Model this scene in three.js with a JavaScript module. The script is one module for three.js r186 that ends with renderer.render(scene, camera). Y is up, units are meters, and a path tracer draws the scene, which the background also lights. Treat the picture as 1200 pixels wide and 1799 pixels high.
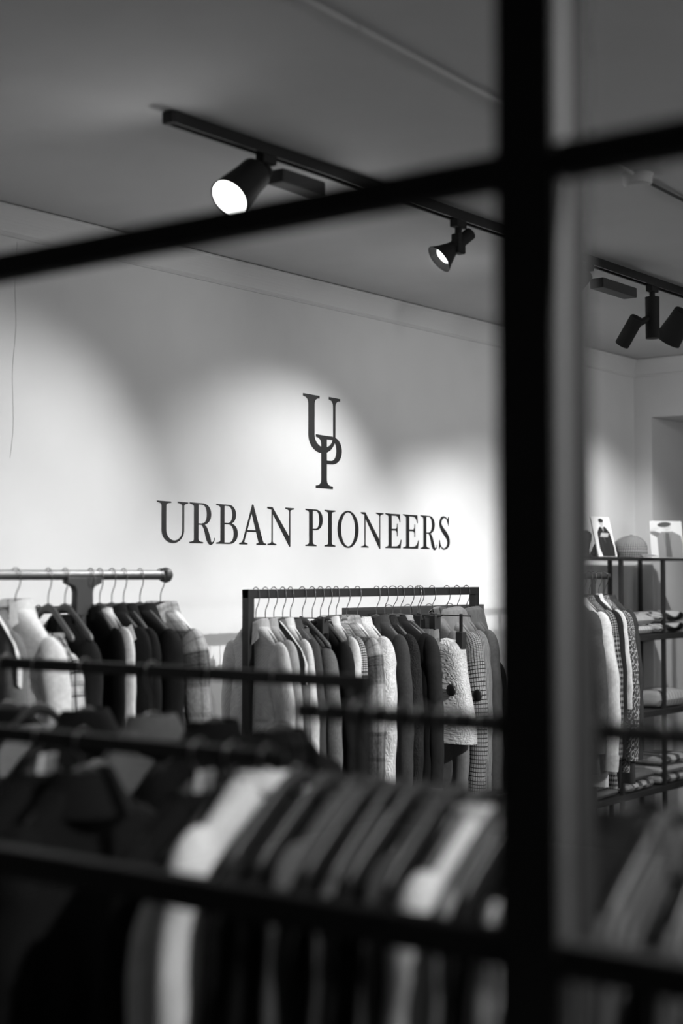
import * as THREE from 'three';
import { mergeGeometries } from 'three/addons/utils/BufferGeometryUtils.js';
import { RoundedBoxGeometry } from 'three/addons/geometries/RoundedBoxGeometry.js';

// ---------------------------------------------------------------- camera, sky, exposure
const V = (x, y, z) => new THREE.Vector3(x, y, z);
const scene = new THREE.Scene();
const camera = new THREE.PerspectiveCamera(2 * Math.atan(899.5 / 2650) * 180 / Math.PI, 1200 / 1799, 0.05, 60);
camera.position.set(0, 1.6, 0);
camera.lookAt(0.79019928, 1.6 + 0.04241463, -0.61138048);
camera.focus = 6.1;
camera.userData.fStop = 1.65;
scene.background = new THREE.Color(0.0012, 0.0012, 0.0012);     // night street behind the photographer
const renderer = new THREE.WebGLRenderer({ antialias: true });
renderer.toneMapping = THREE.LinearToneMapping;
renderer.toneMappingExposure = 1.0;
renderer.shadowMap.enabled = true;
const POWER = 9.8;                                                 // candela of one track head
const FILL_GLOBE = 3.5; 
const SPILL = .28;                                               // candela of the stray light of one head
                                               // candela of one added globe, the ambient fill

// ---------------------------------------------------------------- helpers
const used = {};
function numbered(n) { const k = used[n] = (used[n] ?? -1) + 1; return k ? `${n}_${String(k).padStart(3, '0')}` : n; }
function rng(s) { let a = (s * 2654435761 + 12345) >>> 0; return () => { a = (a + 0x6d2b79f5) | 0; let t = Math.imul(a ^ (a >>> 15), 1 | a); t = (t + Math.imul(t ^ (t >>> 7), 61 | t)) ^ t; return ((t ^ (t >>> 14)) >>> 0) / 4294967296; }; }
const clamp = (x, a = 0, b = 1) => Math.min(b, Math.max(a, x));
const smooth = (a, b, x) => { const t = clamp((x - a) / (b - a)); return t * t * (3 - 2 * t); };
const lerp = (a, b, t) => a + (b - a) * t;
function thing(name, label, category, [x, y, z] = [0, 0, 0], turn = 0, group) {
  const o = new THREE.Group(); o.name = numbered(name); o.position.set(x, y, z); o.rotation.y = turn;
  o.userData = { label, category }; if (group) o.userData.group = group;
  scene.add(o); return o;
}
function part(name, geo, mat, parent) {
  const g = Array.isArray(geo) ? (geo.length > 1 ? mergeGeometries(geo.map((q) => q.index ? q.toNonIndexed() : q)) : geo[0]) : geo;
  const m = new THREE.Mesh(g, mat); m.name = name; m.castShadow = m.receiveShadow = true;
  parent.add(m); return m;
}
function struct(name, geo, mat) { const m = part(numbered(name), geo, mat, scene); m.userData.kind = 'structure'; return m; }
const box = (x0, x1, y0, y1, z0, z1) => new THREE.BoxGeometry(x1 - x0, y1 - y0, z1 - z0).translate((x0 + x1) / 2, (y0 + y1) / 2, (z0 + z1) / 2);
const rbox = (x0, x1, y0, y1, z0, z1, r = 0.003) => new RoundedBoxGeometry(x1 - x0, y1 - y0, z1 - z0, 2, r).translate((x0 + x1) / 2, (y0 + y1) / 2, (z0 + z1) / 2);
function rod(a, b, r0, r1 = r0, seg = 20) {                        // tapered rod from a to b
  const d = b.clone().sub(a), g = new THREE.CylinderGeometry(r1, r0, d.length(), seg);
  g.applyQuaternion(new THREE.Quaternion().setFromUnitVectors(V(0, 1, 0), d.clone().normalize()));
  return g.translate((a.x + b.x) / 2, (a.y + b.y) / 2, (a.z + b.z) / 2);
}
const tube = (pts, r, n = 24, k = 8) => new THREE.TubeGeometry(new THREE.CatmullRomCurve3(pts), n, r, k);
function grid(rows, cols, f, closed, su = 1, sv = 1) {              // surface f(v, u) with uv in metres
  const p = [], uv = [], ix = [];
  for (let i = 0; i <= rows; i++) for (let j = 0; j <= cols; j++) {
    p.push(...f(i / rows, closed && j === cols ? 0 : j / cols)); uv.push(j / cols * su, -i / rows * sv);
    if (i < rows && j < cols) { const a = i * (cols + 1) + j, b = a + cols + 1; ix.push(a, b, a + 1, b, b + 1, a + 1); }
  }
  const g = new THREE.BufferGeometry();
  g.setAttribute('position', new THREE.Float32BufferAttribute(p, 3)); g.setAttribute('uv', new THREE.Float32BufferAttribute(uv, 2));
  g.setIndex(ix); g.computeVertexNormals();
  if (closed) {
    const n = g.attributes.normal;
    for (let i = 0; i <= rows; i++) {
      const a = i * (cols + 1), b = a + cols, s = V(n.getX(a) + n.getX(b), n.getY(a) + n.getY(b), n.getZ(a) + n.getZ(b)).normalize();
      n.setXYZ(a, s.x, s.y, s.z); n.setXYZ(b, s.x, s.y, s.z);
    }
  }
  return g;
}

// ---------------------------------------------------------------- materials
function dataTex(n, f, srgb = true) {
  const d = new Uint8Array(n * n * 4);
  for (let y = 0; y < n; y++) for (let x = 0; x < n; x++) { const c = clamp(f((x + .5) / n, (y + .5) / n)) * 255, k = (y * n + x) * 4; d[k] = d[k + 1] = d[k + 2] = c; d[k + 3] = 255; }
  const t = new THREE.DataTexture(d, n, n); t.wrapS = t.wrapT = THREE.RepeatWrapping; t.magFilter = THREE.LinearFilter;
  if (srgb) t.colorSpace = THREE.SRGBColorSpace;
  t.needsUpdate = true; return t;
}
function hash(i, j, s) { let h = (i * 374761393 + j * 668265263 + s * 1442695041) | 0; h = Math.imul(h ^ (h >>> 13), 1274126177); return ((h ^ (h >>> 16)) >>> 0) / 4294967296; }
function noise(u, v, n, s) {                                        // tiling value noise with n cells
  const x = u * n, y = v * n, i = Math.floor(x), j = Math.floor(y), a = smooth(0, 1, x - i), b = smooth(0, 1, y - j), w = (k) => ((k % n) + n) % n;
  return lerp(lerp(hash(w(i), w(j), s), hash(w(i + 1), w(j), s), a), lerp(hash(w(i), w(j + 1), s), hash(w(i + 1), w(j + 1), s), a), b);
}
const fbm = (u, v, n, s) => (noise(u, v, n, s) + noise(u, v, n * 2, s + 1) / 2 + noise(u, v, n * 4, s + 2) / 4) / 1.75;
const line = (x, c, w) => { const d = Math.abs(((x - c) % 1 + 1.5) % 1 - .5); return 1 - smooth(w * .6, w, d); };
const P = {                                                        // [size in metres, texels, colour 0..1 (sRGB), relief 0..1, relief in metres]
  plain: [.12, 256, (u, v) => .86 + .14 * fbm(u, v, 16, 1), (u, v) => .5 + .25 * Math.sin(u * 400) * Math.sin(v * 400) + .3 * noise(u, v, 32, 3), .0007],
  twill: [.10, 256, (u, v) => .8 + .2 * fbm(u, v, 20, 5) - .08 * line((u + v) * 24, .5, .3), (u, v) => line((u + v) * 24, .5, .5), .0007],
  streak: [.2, 256, (u, v) => .8 + .14 * fbm(u, v, 8, 8) + .06 * line((u + v) * 20, .5, .4), (u, v) => noise(u + v, v, 32, 8), .001],
  check: [.044, 256, (u, v) => 1 - .72 * Math.max(line(u * 4, .3, .13), line(v * 4, .3, .13)) - .1 * noise(u, v, 32, 4), (u, v) => noise(u, v, 32, 4), .0006],
  gingham: [.036, 128, (u, v) => { const a = (u * 3 % 1) < .55, b = (v * 3 % 1) < .5; return a && b ? .22 : a || b ? .52 : .98; }, (u, v) => noise(u, v, 32, 4), .0005],
  dogtooth: [.034, 128, (u, v) => { const x = u * 2 % 1, y = v * 2 % 1, t = ((x + y) * 4 % 1) < .5; return (x < .5 ? (y < .5 ? .16 : (t ? .16 : .9)) : (y < .5 ? (t ? .16 : .9) : .9)); }, (u, v) => noise(u, v, 32, 4), .0005],
  plaid: [.24, 256, (u, v) => { const b = (x) => .5 + .5 * Math.tanh(4 * Math.sin(x * 6.2832)); return clamp(.98 - .27 * b(u) - .3 * b(v + .1) - .1 * line(u * 4, .5, .1) - .1 * line(v * 4, .5, .1) + .12 * (noise(u, v, 64, 6) - .5), .1); }, (u, v) => fbm(u, v, 32, 7), .0016],
  tartan: [.13, 256, (u, v) => clamp(.9 - .5 * line(u, .5, .3) - .45 * line(v, .5, .24) + .35 * line(u, .02, .035) + .3 * line(v, .02, .03) - .3 * line(u * 2, .62, .05), .08), (u, v) => noise(u, v, 64, 7), .0008],
  windowpane: [.06, 256, (u, v) => 1 - .8 * Math.max(line(u, .3, .06), line(v, .3, .06), .6 * line(u, .55, .05), .6 * line(v, .55, .05)), (u, v) => noise(u, v, 64, 7), .0006],
  sherpa: [.15, 256, (u, v) => .86 + .14 * fbm(u, v, 24, 12), (u, v) => 1 - Math.pow(Math.abs(noise(u, v, 22, 11) - .5) * 2, .7) * .7 + .25 * noise(u, v, 48, 13), .004],
  jacquard: [.14, 256, (u, v) => { const i = Math.floor(u * 28), j = Math.floor(v * 34), r = hash(i, j, 3), c = i % 7 === 2 ? .78 : i % 7 === 4 ? .12 : .45; return r < c * (.6 + .5 * Math.sin(j * 1.3 + (i % 5))) ? .95 : .3 + .25 * hash(i, j, 9); }, (u, v) => hash(Math.floor(u * 28), Math.floor(v * 34), 5), .0015],
  rib: [.05, 256, (u, v) => .75 + .25 * Math.abs(Math.sin(u * 6 * 3.14159)), (u, v) => Math.abs(Math.sin(u * 6 * 3.14159)) * .8 + .2 * Math.abs(Math.sin(v * 18 * 3.14159)), .0035],
  tweed: [.09, 256, (u, v) => .5 + .5 * noise(u, v, 64, 21) + .25 * (hash(Math.floor(u * 128), Math.floor(v * 128), 4) - .5), (u, v) => noise(u, v, 64, 22), .0009],
  stripe: [.08, 128, (u, v) => .9 - .5 * line(u * 3, .5, .28), (u, v) => noise(u, v, 64, 7), .0005],
  border: [.16, 256, (u, v) => clamp(.9 - .7 * line(v * 2 + .12 * Math.sin(u * 12.566), .5, .14) - .55 * line(u * 2 + v, .2, .1)), (u, v) => fbm(u, v, 32, 7), .002],
};
const fabTex = {}, fabMat = {};
function fabric(tone, pattern = 'plain') {
  const key = tone + pattern; if (fabMat[key]) return fabMat[key];
  const [size, n, c, b, h] = P[pattern];
  fabTex[pattern] ??= [dataTex(n, c), dataTex(n, b, false)].map((t) => { t.repeat.set(1 / size, 1 / size); return t; });
  const m = new THREE.MeshPhysicalMaterial({ color: new THREE.Color().setRGB(tone, tone, tone), map: fabTex[pattern][0], bumpMap: fabTex[pattern][1], bumpScale: h, roughness: .92, sheen: .25, sheenRoughness: .6, sheenColor: new THREE.Color(tone, tone, tone), side: THREE.DoubleSide });
  m.specularIntensity = .3; m.name = pattern + ' cloth'; return fabMat[key] = m;
}
const grey = (t, o = {}) => new THREE.MeshStandardMaterial({ color: new THREE.Color().setRGB(t, t, t), roughness: .6, ...o });
const M = {
  frame: grey(.006, { roughness: .95 }),  black: grey(.012, { roughness: .42 }), matt: grey(.014, { roughness: .75 }), rail: grey(.03, { roughness: .4, metalness: .3 }), tubeGrey: grey(.05, { roughness: .5 }),
  steel: grey(.42, { roughness: .3, metalness: 1 }), wire: grey(.16, { roughness: .3, metalness: 1 }), wood: grey(.07, { roughness: .45 }), woodDark: grey(.02, { roughness: .45 }),
  alu: grey(.07, { roughness: .5, metalness: .3 }), vinyl: grey(.008, { roughness: .5 }), white: grey(.72), label: grey(.75, { roughness: .8 }), button: grey(.05, { roughness: .3 }), tag: grey(.01, { roughness: .35 }), driver: grey(.05, { roughness: .6 }),
};
const plasterTex = dataTex(512, (u, v) => .955 + .045 * fbm(u, v, 6, 31)), plasterBump = dataTex(512, (u, v) => fbm(u, v, 12, 33) * .7 + .3 * noise(u, v, 90, 35), false);
for (const t of [plasterTex, plasterBump]) t.repeat.set(.8, .8);
const plaster = (t) => grey(t, { roughness: .95, map: plasterTex, bumpMap: plasterBump, bumpScale: .0005 });
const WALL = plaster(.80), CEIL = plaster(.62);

// ---------------------------------------------------------------- the room
const H = 2.855, XB = 7.95, ZL = -4.0, ZR = 4.2, XF = 1.05;         // ceiling, back wall, sign wall, far side wall, shop front
const uvBox = (g) => {                                             // uv in metres for boxes
  const p = g.attributes.position, n = g.attributes.normal, uv = g.attributes.uv;
  for (let i = 0; i < p.count; i++) Math.abs(n.getX(i)) > .5 ? uv.setXY(i, p.getZ(i), p.getY(i)) : Math.abs(n.getY(i)) > .5 ? uv.setXY(i, p.getX(i), p.getZ(i)) : uv.setXY(i, p.getX(i), p.getY(i));
  return g;
};
struct('floor', uvBox(box(XF, 9.2, -.1, 0, ZL - .3, ZR + .2)), grey(.10, { roughness: .55 }));
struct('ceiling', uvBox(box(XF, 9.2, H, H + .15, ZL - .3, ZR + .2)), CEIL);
struct('wall_sign', uvBox(box(XF, XB + .2, -.0, H, ZL - .2, ZL)), WALL);
struct('wall_side', uvBox(box(XF, XB + .2, 0, H, ZR, ZR + .2)), plaster(.7));
struct('wall_back', [uvBox(box(XB, XB + .2, 0, H, ZL, -3.89)), uvBox(box(XB, XB + .2, 2.515, H, -3.89, -2.7)), uvBox(box(XB, XB + .2, 0, H, -2.7, ZR))]  , WALL);
struct('wall_recess', [uvBox(box(XB + .2, 9.0, 0, 2.515, -4.09, -3.89)), uvBox(box(XB + .2, 9.0, 2.515, 2.7, -4.09, -2.5)), uvBox(box(XB + .2, 9.0, 0, 2.515, -2.7, -2.5)), uvBox(box(9.0, 9.2, 0, 2.7, -4.09, -2.5))], WALL);
const WIN = { y0: .45, y1: 2.72, z0: -3.3, z1: 1.6 };
struct('wall_front', [box(XF - .1, XF + .12, 0, WIN.y0, ZL - .2, ZR + .2), box(XF - .1, XF + .12, WIN.y1, H + .15, ZL - .2, ZR + .2), box(XF - .1, XF + .12, WIN.y0, WIN.y1, ZL - .2, WIN.z0), box(XF - .1, XF + .12, WIN.y0, WIN.y1, WIN.z1, ZR + .2)].map(uvBox), plaster(.3));
const glassMat = new THREE.MeshPhysicalMaterial({ color: 0xffffff, roughness: 0, transmission: 1, thickness: 0, ior: 1.5 });
const win = new THREE.Group(); win.name = 'window_1'; win.userData = { kind: 'structure' }; scene.add(win);
part('glass', box(XF + .005, XF + .011, WIN.y0 + .02, WIN.y1 - .02, WIN.z0 + .02, WIN.z1 - .02), glassMat, win);
part('window_frame', [box(XF - .03, XF + .04, WIN.y0, WIN.y0 + .05, WIN.z0, WIN.z1), box(XF - .03, XF + .04, WIN.y1 - .05, WIN.y1, WIN.z0, WIN.z1), box(XF - .03, XF + .04, WIN.y0 + .05, WIN.y1 - .05, WIN.z0, WIN.z0 + .05), box(XF - .03, XF + .04, WIN.y0 + .05, WIN.y1 - .05, WIN.z1 - .05, WIN.z1)], M.black, win);
struct('pavement', box(-6, XF - .1, -.12, -.02, -6, 6), grey(.06, { roughness: .9 }));
// cornice: a shallow cove with a fine bead below it, along the sign wall and the back wall
function cornice(len) {
  const s = new THREE.Shape(); s.moveTo(0, -.004); s.lineTo(0, -.104); s.lineTo(.007, -.104); s.lineTo(.012, -.097); s.lineTo(.007, -.09); s.lineTo(.004, -.088); s.quadraticCurveTo(.012, -.03, .036, -.012); s.lineTo(.036, -.006); s.lineTo(.042, -.006); s.lineTo(.042, -.004); s.closePath();
  return new THREE.ExtrudeGeometry(s, { depth: len, bevelEnabled: false, curveSegments: 8 });
}
struct('trim_1', cornice(XB - XF).rotateY(Math.PI / 2).scale(1, 1, -1).translate(XF, H, ZL), WALL);
{ const g = scene.getObjectByName('trim_1').geometry, p = g.attributes.position; for (let i = 0; i < p.count; i += 3) { const a = [p.getX(i), p.getY(i), p.getZ(i)]; p.setXYZ(i, p.getX(i + 1), p.getY(i + 1), p.getZ(i + 1)); p.setXYZ(i + 1, ...a); } g.computeVertexNormals(); }
struct('trim_2', cornice(ZR - ZL).rotateY(Math.PI).translate(XB, H, ZR), WALL);
{ const g = scene.getObjectByName('trim_2').geometry; g.computeVertexNormals(); }
part('hairline_crack', tube([V(3.36, 2.74, ZL + .0003), V(3.352, 2.6, ZL + .0003), V(3.358, 2.45, ZL + .0003), V(3.345, 2.3, ZL + .0003), V(3.35, 2.1, ZL + .0003), V(3.338, 2.0, ZL + .0003)], .0007, 60, 5), grey(.3), scene.getObjectByName('wall_sign'));
struct('baseboard_sign', box(XF + .2, XB, 0, .1, ZL, ZL + .014), WALL);

// ---------------------------------------------------------------- lettering on the sign wall
const sh = (pts) => { const s = new THREE.Shape(); pts.forEach((p, i) => { if (i === 0) s.moveTo(p[0], p[1]); else if (p.length === 2) s.lineTo(p[0], p[1]); else s.quadraticCurveTo(...p); }); s.closePath(); return s; };
// a stem with bracketed serifs; eL / eR are how far the serif runs out on each side, at top and at bottom
function stem(x0, x1, top = [.1, .1], bot = [.1, .1], y0 = 0, y1 = 1) {
  const t = .032, k = .07, p = [];
  if (bot) p.push([x0 - bot[0], y0], [x1 + bot[1], y0], [x1 + bot[1], y0 + t], [x1, y0 + t + .01, x1, y0 + t + k]); else p.push([x0, y0], [x1, y0]);
  if (top) p.push([x1, y1 - t - k], [x1, y1 - t - .01, x1 + top[1], y1 - t], [x1 + top[1], y1], [x0 - top[0], y1 + .008], [x0 - top[0], y1 - t + .008], [x0, y1 - t - .01, x0, y1 - t - k]); else p.push([x1, y1], [x0, y1]);
  if (bot) p.push([x0, y0 + t + k], [x0, y0 + t + .01, x0 - bot[0], y0 + t]);
  return sh(p);
}
// half-round bowl from x0 to the right, outer right edge x1, thin at top and bottom, w thick at the side
function bowl(x0, x1, y0, y1, w, thin = .035) {
  const o = [], n = 28, ym = (y0 + y1) / 2, flat = (x1 - x0) * .32;
  const arc = (r0x, ry, cx, rev) => { const a = []; for (let i = 0; i <= n; i++) { const t = -Math.PI / 2 + Math.PI * i / n; a.push([cx + r0x * Math.pow(Math.abs(Math.cos(t)), .82), ym + ry * Math.sin(t)]); } return rev ? a.reverse() : a; };
  o.push([x0, y0]); o.push(...arc(x1 - x0 - flat, (y1 - y0) / 2, x0 + flat, false)); o.push([x0, y1], [x0, y1 - thin]);
  o.push(...arc(x1 - x0 - flat - w, (y1 - y0) / 2 - thin, x0 + flat, true)); o.push([x0, y0 + thin]);
  return sh(o);
}
function ring(cx, cy, rx, ry, w, thin) {
  const s = new THREE.Shape(), h = new THREE.Path(), n = 64;
  for (let i = 0; i <= n; i++) { const t = i / n * 2 * Math.PI; const a = [cx + rx * Math.cos(t), cy + ry * Math.sin(t)], b = [cx + (rx - w) * Math.cos(-t), cy + (ry - thin) * Math.sin(-t)]; i ? (s.lineTo(...a), h.lineTo(...b)) : (s.moveTo(...a), h.moveTo(...b)); }
  s.holes.push(h); return s;
}
function ribbon(pts) {                                             // stroke along [x, y, half width]
  const n = 40, c = new THREE.CatmullRomCurve3(pts.map((p) => V(p[0], p[1], 0))), w = new THREE.CatmullRomCurve3(pts.map((p, i) => V(i, p[2], 0))), L = [], R = [];
  for (let i = 0; i <= n; i++) { const p = c.getPoint(i / n), t = c.getTangent(i / n), h = w.getPoint(i / n).y; L.push([p.x - t.y * h, p.y + t.x * h]); R.unshift([p.x + t.y * h, p.y - t.x * h]); }
  return sh([...L, ...R]);
}
const uCurve = (xl, xr, W, w, yb) => {                              // the round foot of a U between two stems
  const o = [], n = 30, out = (t) => [(xl - W / 2 + xr + w / 2) / 2 - (xr + w / 2 - xl + W / 2) / 2 * Math.cos(t), yb - (yb + .012) * Math.sin(t)], inn = (t) => [(xl + W / 2 + xr - w / 2) / 2 - (xr - w / 2 - xl - W / 2) / 2 * Math.cos(t), yb - (yb - .055) * Math.sin(t)];
  for (let i = 0; i <= n; i++) o.push(out(Math.PI * i / n)); for (let i = n; i >= 0; i--) o.push(inn(Math.PI * i / n)); return sh(o);
};
const GLYPH = {
  U: [1.09, [stem(.16, .32, [.16, .17], null, .3, 1), stem(.885, .945, [.17, .14], null, .3, 1), uCurve(.24, .915, .16, .06, .31)]],
  R: [.92, [stem(.16, .32, [.16, 0], [.16, .17]), bowl(.28, .78, .46, 1, .155), ribbon([[.46, .49, .03], [.58, .36, .06], [.68, .12, .075], [.76, .01, .045], [.86, .03, .018], [.91, .14, .01]])]],
  B: [.83, [stem(.16, .31, [.16, 0], [.16, 0]), bowl(.28, .75, .50, 1, .14), bowl(.28, .82, 0, .535, .155)]],
  A: [1.06, [sh([[.10, .0], [.17, .0], [.53, .93], [.50, 1.03]]), sh([[.50, 1.04], [.545, 1.04], [.955, .03], [.955, 0], [.78, 0], [.465, .86]]), sh([[.245, .33], [.74, .33], [.75, .375], [.26, .375]]), stem(.12, .17, null, [.12, .15], 0, .08), stem(.80, .93, null, [.13, .13], 0, .08)]],
  N: [1.11, [stem(.17, .22, null, [.16, .15]), stem(.90, .945, [.16, .16], null, .0, 1), sh([[.0, 1.0], [.21, 1.0], [.945, .18], [.945, -.03], [.905, -.03], [.19, .86], [.17, .93], [.0, .965]])]],
  P: [.76, [stem(.16, .32, [.16, 0], [.16, .16]), bowl(.28, .755, .44, 1, .15)]],
  I: [.48, [stem(.16, .32, [.16, .16], [.16, .16])]],
  O: [.99, [ring(.495, .495, .49, .52, .165, .045)]],
  E: [.82, [stem(.16, .32, [.16, 0], [.16, 0]), sh([[.25, 1], [.74, 1], [.76, .76], [.73, .76], [.68, .925, .55, .945], [.25, .95]]), sh([[.25, 0], [.77, 0], [.82, .25], [.785, .25], [.72, .07, .55, .055], [.25, .05]]), sh([[.28, .515], [.5, .515], [.575, .51, .59, .43], [.59, .35], [.62, .35], [.62, .72], [.59, .72], [.59, .65], [.575, .57, .5, .565], [.28, .565]])]],
  S: [.65, [ribbon([[.52, .80, .012], [.47, .93, .018], [.33, .985, .026], [.17, .93, .05], [.11, .77, .06], [.22, .61, .078], [.40, .47, .085], [.545, .31, .075], [.545, .14, .06], [.40, .03, .03], [.24, .02, .024], [.12, .12, .018], [.07, .27, .010]]), sh([[.545, .72], [.57, .72], [.585, 1.0], [.545, 1.0], [.50, .9]]), sh([[.04, .29], [.065, .29], [.12, .1], [.06, 0], [.03, 0]])]],
};
function letter(name, ch, x0, x1, y0, h, parent, k) {
  const [w, shapes] = GLYPH[ch];
  const gs = shapes.map((s, i) => new THREE.ExtrudeGeometry(s, { depth: 1, bevelEnabled: false, curveSegments: 8 }).scale((x1 - x0) / w, h, .0012 + .00012 * i + .0001 * k).translate(x0, y0, 0));
  return part(name, gs, M.vinyl, parent);
}
const sign = thing('wall_lettering', 'shop name in black condensed serif capitals across the white wall', 'lettering', [4.04, 1.7265, ZL]);
[['U', 4.04, 4.209], ['R', 4.217, 4.36], ['B', 4.368, 4.496], ['A', 4.503, 4.668], ['N', 4.675, 4.847], ['P', 4.921, 5.039], ['I', 5.051, 5.126], ['O', 5.14, 5.293], ['N', 5.309, 5.478], ['E', 5.492, 5.617], ['E', 5.629, 5.756], ['R', 5.769, 5.908], ['S', 5.917, 6.017]]
  .forEach(([c, a, b], i) => letter(i ? `letter_${String(i).padStart(3, '0')}` : 'letter', c, a - 4.04, b - 4.04, 0, .1555, sign, 0));
const mono = thing('wall_monogram', 'black monogram of interlocked serif capitals high on the white wall', 'monogram', [4.904, 1.974, ZL]);
{ // tall U hooked through the bowl of a tall P
  const uS = [stem(.036, .078, [.036, .034], null, .23, .394), stem(.205, .222, [.032, .033], null, .23, .394), uCurve(.057, .2135, .042, .017, .235)];
  const k = (s, dy, i) => new THREE.ExtrudeGeometry(s, { depth: .0012 + .0001 * i, bevelEnabled: false, curveSegments: 8 }).translate(0, dy, 0);
  const st = (x0, x1, y0, y1, T, B) => { const t = .011, q = .028, p = []; if (B) p.push([x0 - B[0], y0], [x1 + B[1], y0], [x1 + B[1], y0 + t], [x1, y0 + t, x1, y0 + t + q]); else p.push([x0, y0], [x1, y0]); if (T) p.push([x1, y1 - t - q], [x1, y1 - t, x1 + T[1], y1 - t], [x1 + T[1], y1], [x0 - T[0], y1 + .002], [x0 - T[0], y1 - t + .002], [x0, y1 - t, x0, y1 - t - q]); else p.push([x1, y1], [x0, y1]); if (B) p.push([x0, y0 + t + q], [x0, y0 + t, x0 - B[0], y0 + t]); return sh(p); };
  const foot = []; { const n = 30, yb = .225, b = .150, o = (t, xl, xr, d) => [(xl + xr) / 2 - (xr - xl) / 2 * Math.cos(t), yb - (yb - d) * Math.sin(t)]; for (let i = 0; i <= n; i++) foot.push(o(Math.PI * i / n, .036, .222, b)); for (let i = n; i >= 0; i--) foot.push(o(Math.PI * i / n, .078, .206, b + .026)); }
  part('letter', [k(st(.036, .078, .222, .394, [.036, .034], null), 0, 0), k(st(.206, .222, .222, .394, [.03, .033], null), 0, 1), k(sh(foot), 0, 2)], M.vinyl, mono);
  part('letter_001', [k(st(.124, .162, .0, .227, [.037, 0], [.037, .042]), 0, 4), k(bowl(.15, .267, .106, .227, .038, .015), 0, 5)], M.vinyl, mono);
}

// ---------------------------------------------------------------- track lighting
const TY = 2.825, TZ = -2.83;
const track = thing('lighting_track', 'long black lighting track fixed to the ceiling along the sign wall', 'light track', [2.9, TY, TZ]);
part('track_body', [box(.004, 4.7, .008, H - TY, -.018, .018), box(.004, 4.7, -.004, .008, -.018, -.011), box(.004, 4.7, -.004, .008, .011, .018)], M.black, track);
part('end_cap', rbox(-.012, .006, -.006, H - TY - .001, -.0195, .0195, .004), M.matt, track);
part('contact_strip', box(.01, 4.69, .004, .0081, -.010, .010), M.driver, track);
const glow = (v) => new THREE.MeshStandardMaterial({ color: 0x222222, emissive: new THREE.Color(v, v, v), emissiveIntensity: 1, roughness: .6 });
const GLOW = glow(6);
const aimQ = (d) => new THREE.Quaternion().setFromUnitVectors(V(0, -1, 0), d.clone().normalize());
function spotLight(at, dir, cone, power, blend = .8) {
  const l = new THREE.SpotLight(0xffffff, power, 0, cone * Math.PI / 180, blend, 2); l.position.copy(at); l.target.position.copy(at.clone().add(dir)); l.castShadow = true; l.shadow.radius = 1.5; l.shadow.mapSize.set(1024, 1024);
  l.name = 'lamp_light'; scene.add(l, l.target);
}
// head: lathe profile [radius, distance behind the lit face]
function trackHead(label, x, kind, face, dir, cone, power, opt = {}) {
  const t = thing('track_spotlight', label, 'spotlight', [x, TY, TZ]), d = V(...dir).normalize(), f = V(...face).sub(t.position), q = aimQ(d);
  const prof = kind === 'flare' ? [[.0, .155], [.019, .155], [.022, .15], [.022, .07], [.027, .055], [.042, .02], [.051, .004], [.053, 0], [.050, 0], [.046, .006], [.025, .045], [.0, .047]]
    : kind === 'slim' ? [[0, .135], [.026, .135], [.03, .13], [.031, .004], [.030, 0], [.027, 0], [.026, .02], [0, .021]]
      : [[0, .15], [.044, .15], [.048, .145], [.050, .1], [.060, .004], [.0605, 0], [.056, 0], [.054, .008], [0, .009]];
  const head = new THREE.LatheGeometry(prof.map((p) => new THREE.Vector2(p[0] + 1e-5, p[1])), 40).applyQuaternion(q).translate(f.x, f.y, f.z);
  part('lamp_head', head, M.matt, t);
  const off = kind === 'flare' ? .018 : kind === 'slim' ? .012 : .004, R = kind === 'flare' ? .026 : kind === 'slim' ? .024 : .0545;
  const gp = f.clone().addScaledVector(d, -off);
  part('lamp_lens', new THREE.CylinderGeometry(R, R, .004, 36).applyQuaternion(q).translate(gp.x, gp.y, gp.z), opt.glow ?? GLOW, t);
  if (kind === 'flare') part('reflector', new THREE.LatheGeometry([[.0255, .042], [.0375, .022], [.0475, .005]].map((p) => new THREE.Vector2(...p)), 36).applyQuaternion(q).translate(f.x, f.y, f.z), new THREE.MeshStandardMaterial({ color: 0xbbbbbb, metalness: 1, roughness: .35, side: THREE.DoubleSide }), t);
  const back = f.clone().addScaledVector(d, kind === 'flare' ? -.075 : -.085);
  part('adapter', [rbox(-.03, .03, -.028, .006, -.016, .016, .003), rod(V(0, -.02, 0), V(0, -.05, 0), .012)], M.matt, t);
  if (opt.driver) part('driver_box', rbox(opt.driver[0], opt.driver[1], opt.driver[2], opt.driver[3], -.03, .03, .003), M.driver, t);
  if (kind === 'flare') part('arm', [rbox(-.024, .024, -.118, -.05, -.016, .016, .006), rod(V(0, -.1, 0), back, .012)], M.matt, t);
  else if (kind === 'slim') part('gear_tube', [rod(V(0, -.05, 0), V(0, -.225, 0), .03, .029, 32), rod(V(0, -.13, 0), back, .014)], M.matt, t);
  else part('arm', [rod(V(0, -.045, 0), back, .016), new THREE.SphereGeometry(.019, 16, 12).translate(0, -.05, 0)], M.matt, t);
  spotLight(V(...face).addScaledVector(d, .012), d, cone, power, opt.blend);
  spotLight(V(...face).addScaledVector(d, .014), d, 86, SPILL * (opt.spill ?? 1), .35);   // stray light outside the beam
}
trackHead('lit cone-shaped track spotlight with wide glowing face near the track end', 3.30, 'cone', [3.162, 2.672, -2.85], [-.75, -.66, -.03], 46, POWER * .9, { driver: [.04, .24, -.075, -.035], glow: glow(9) });
trackHead('small flared track spotlight with bright bulb and upright bracket', 4.315, 'flare', [4.262, 2.685, -2.875], [-.62, -.64, -.45], 40, POWER, { spill: 1.6, glow: glow(9) });
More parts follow.
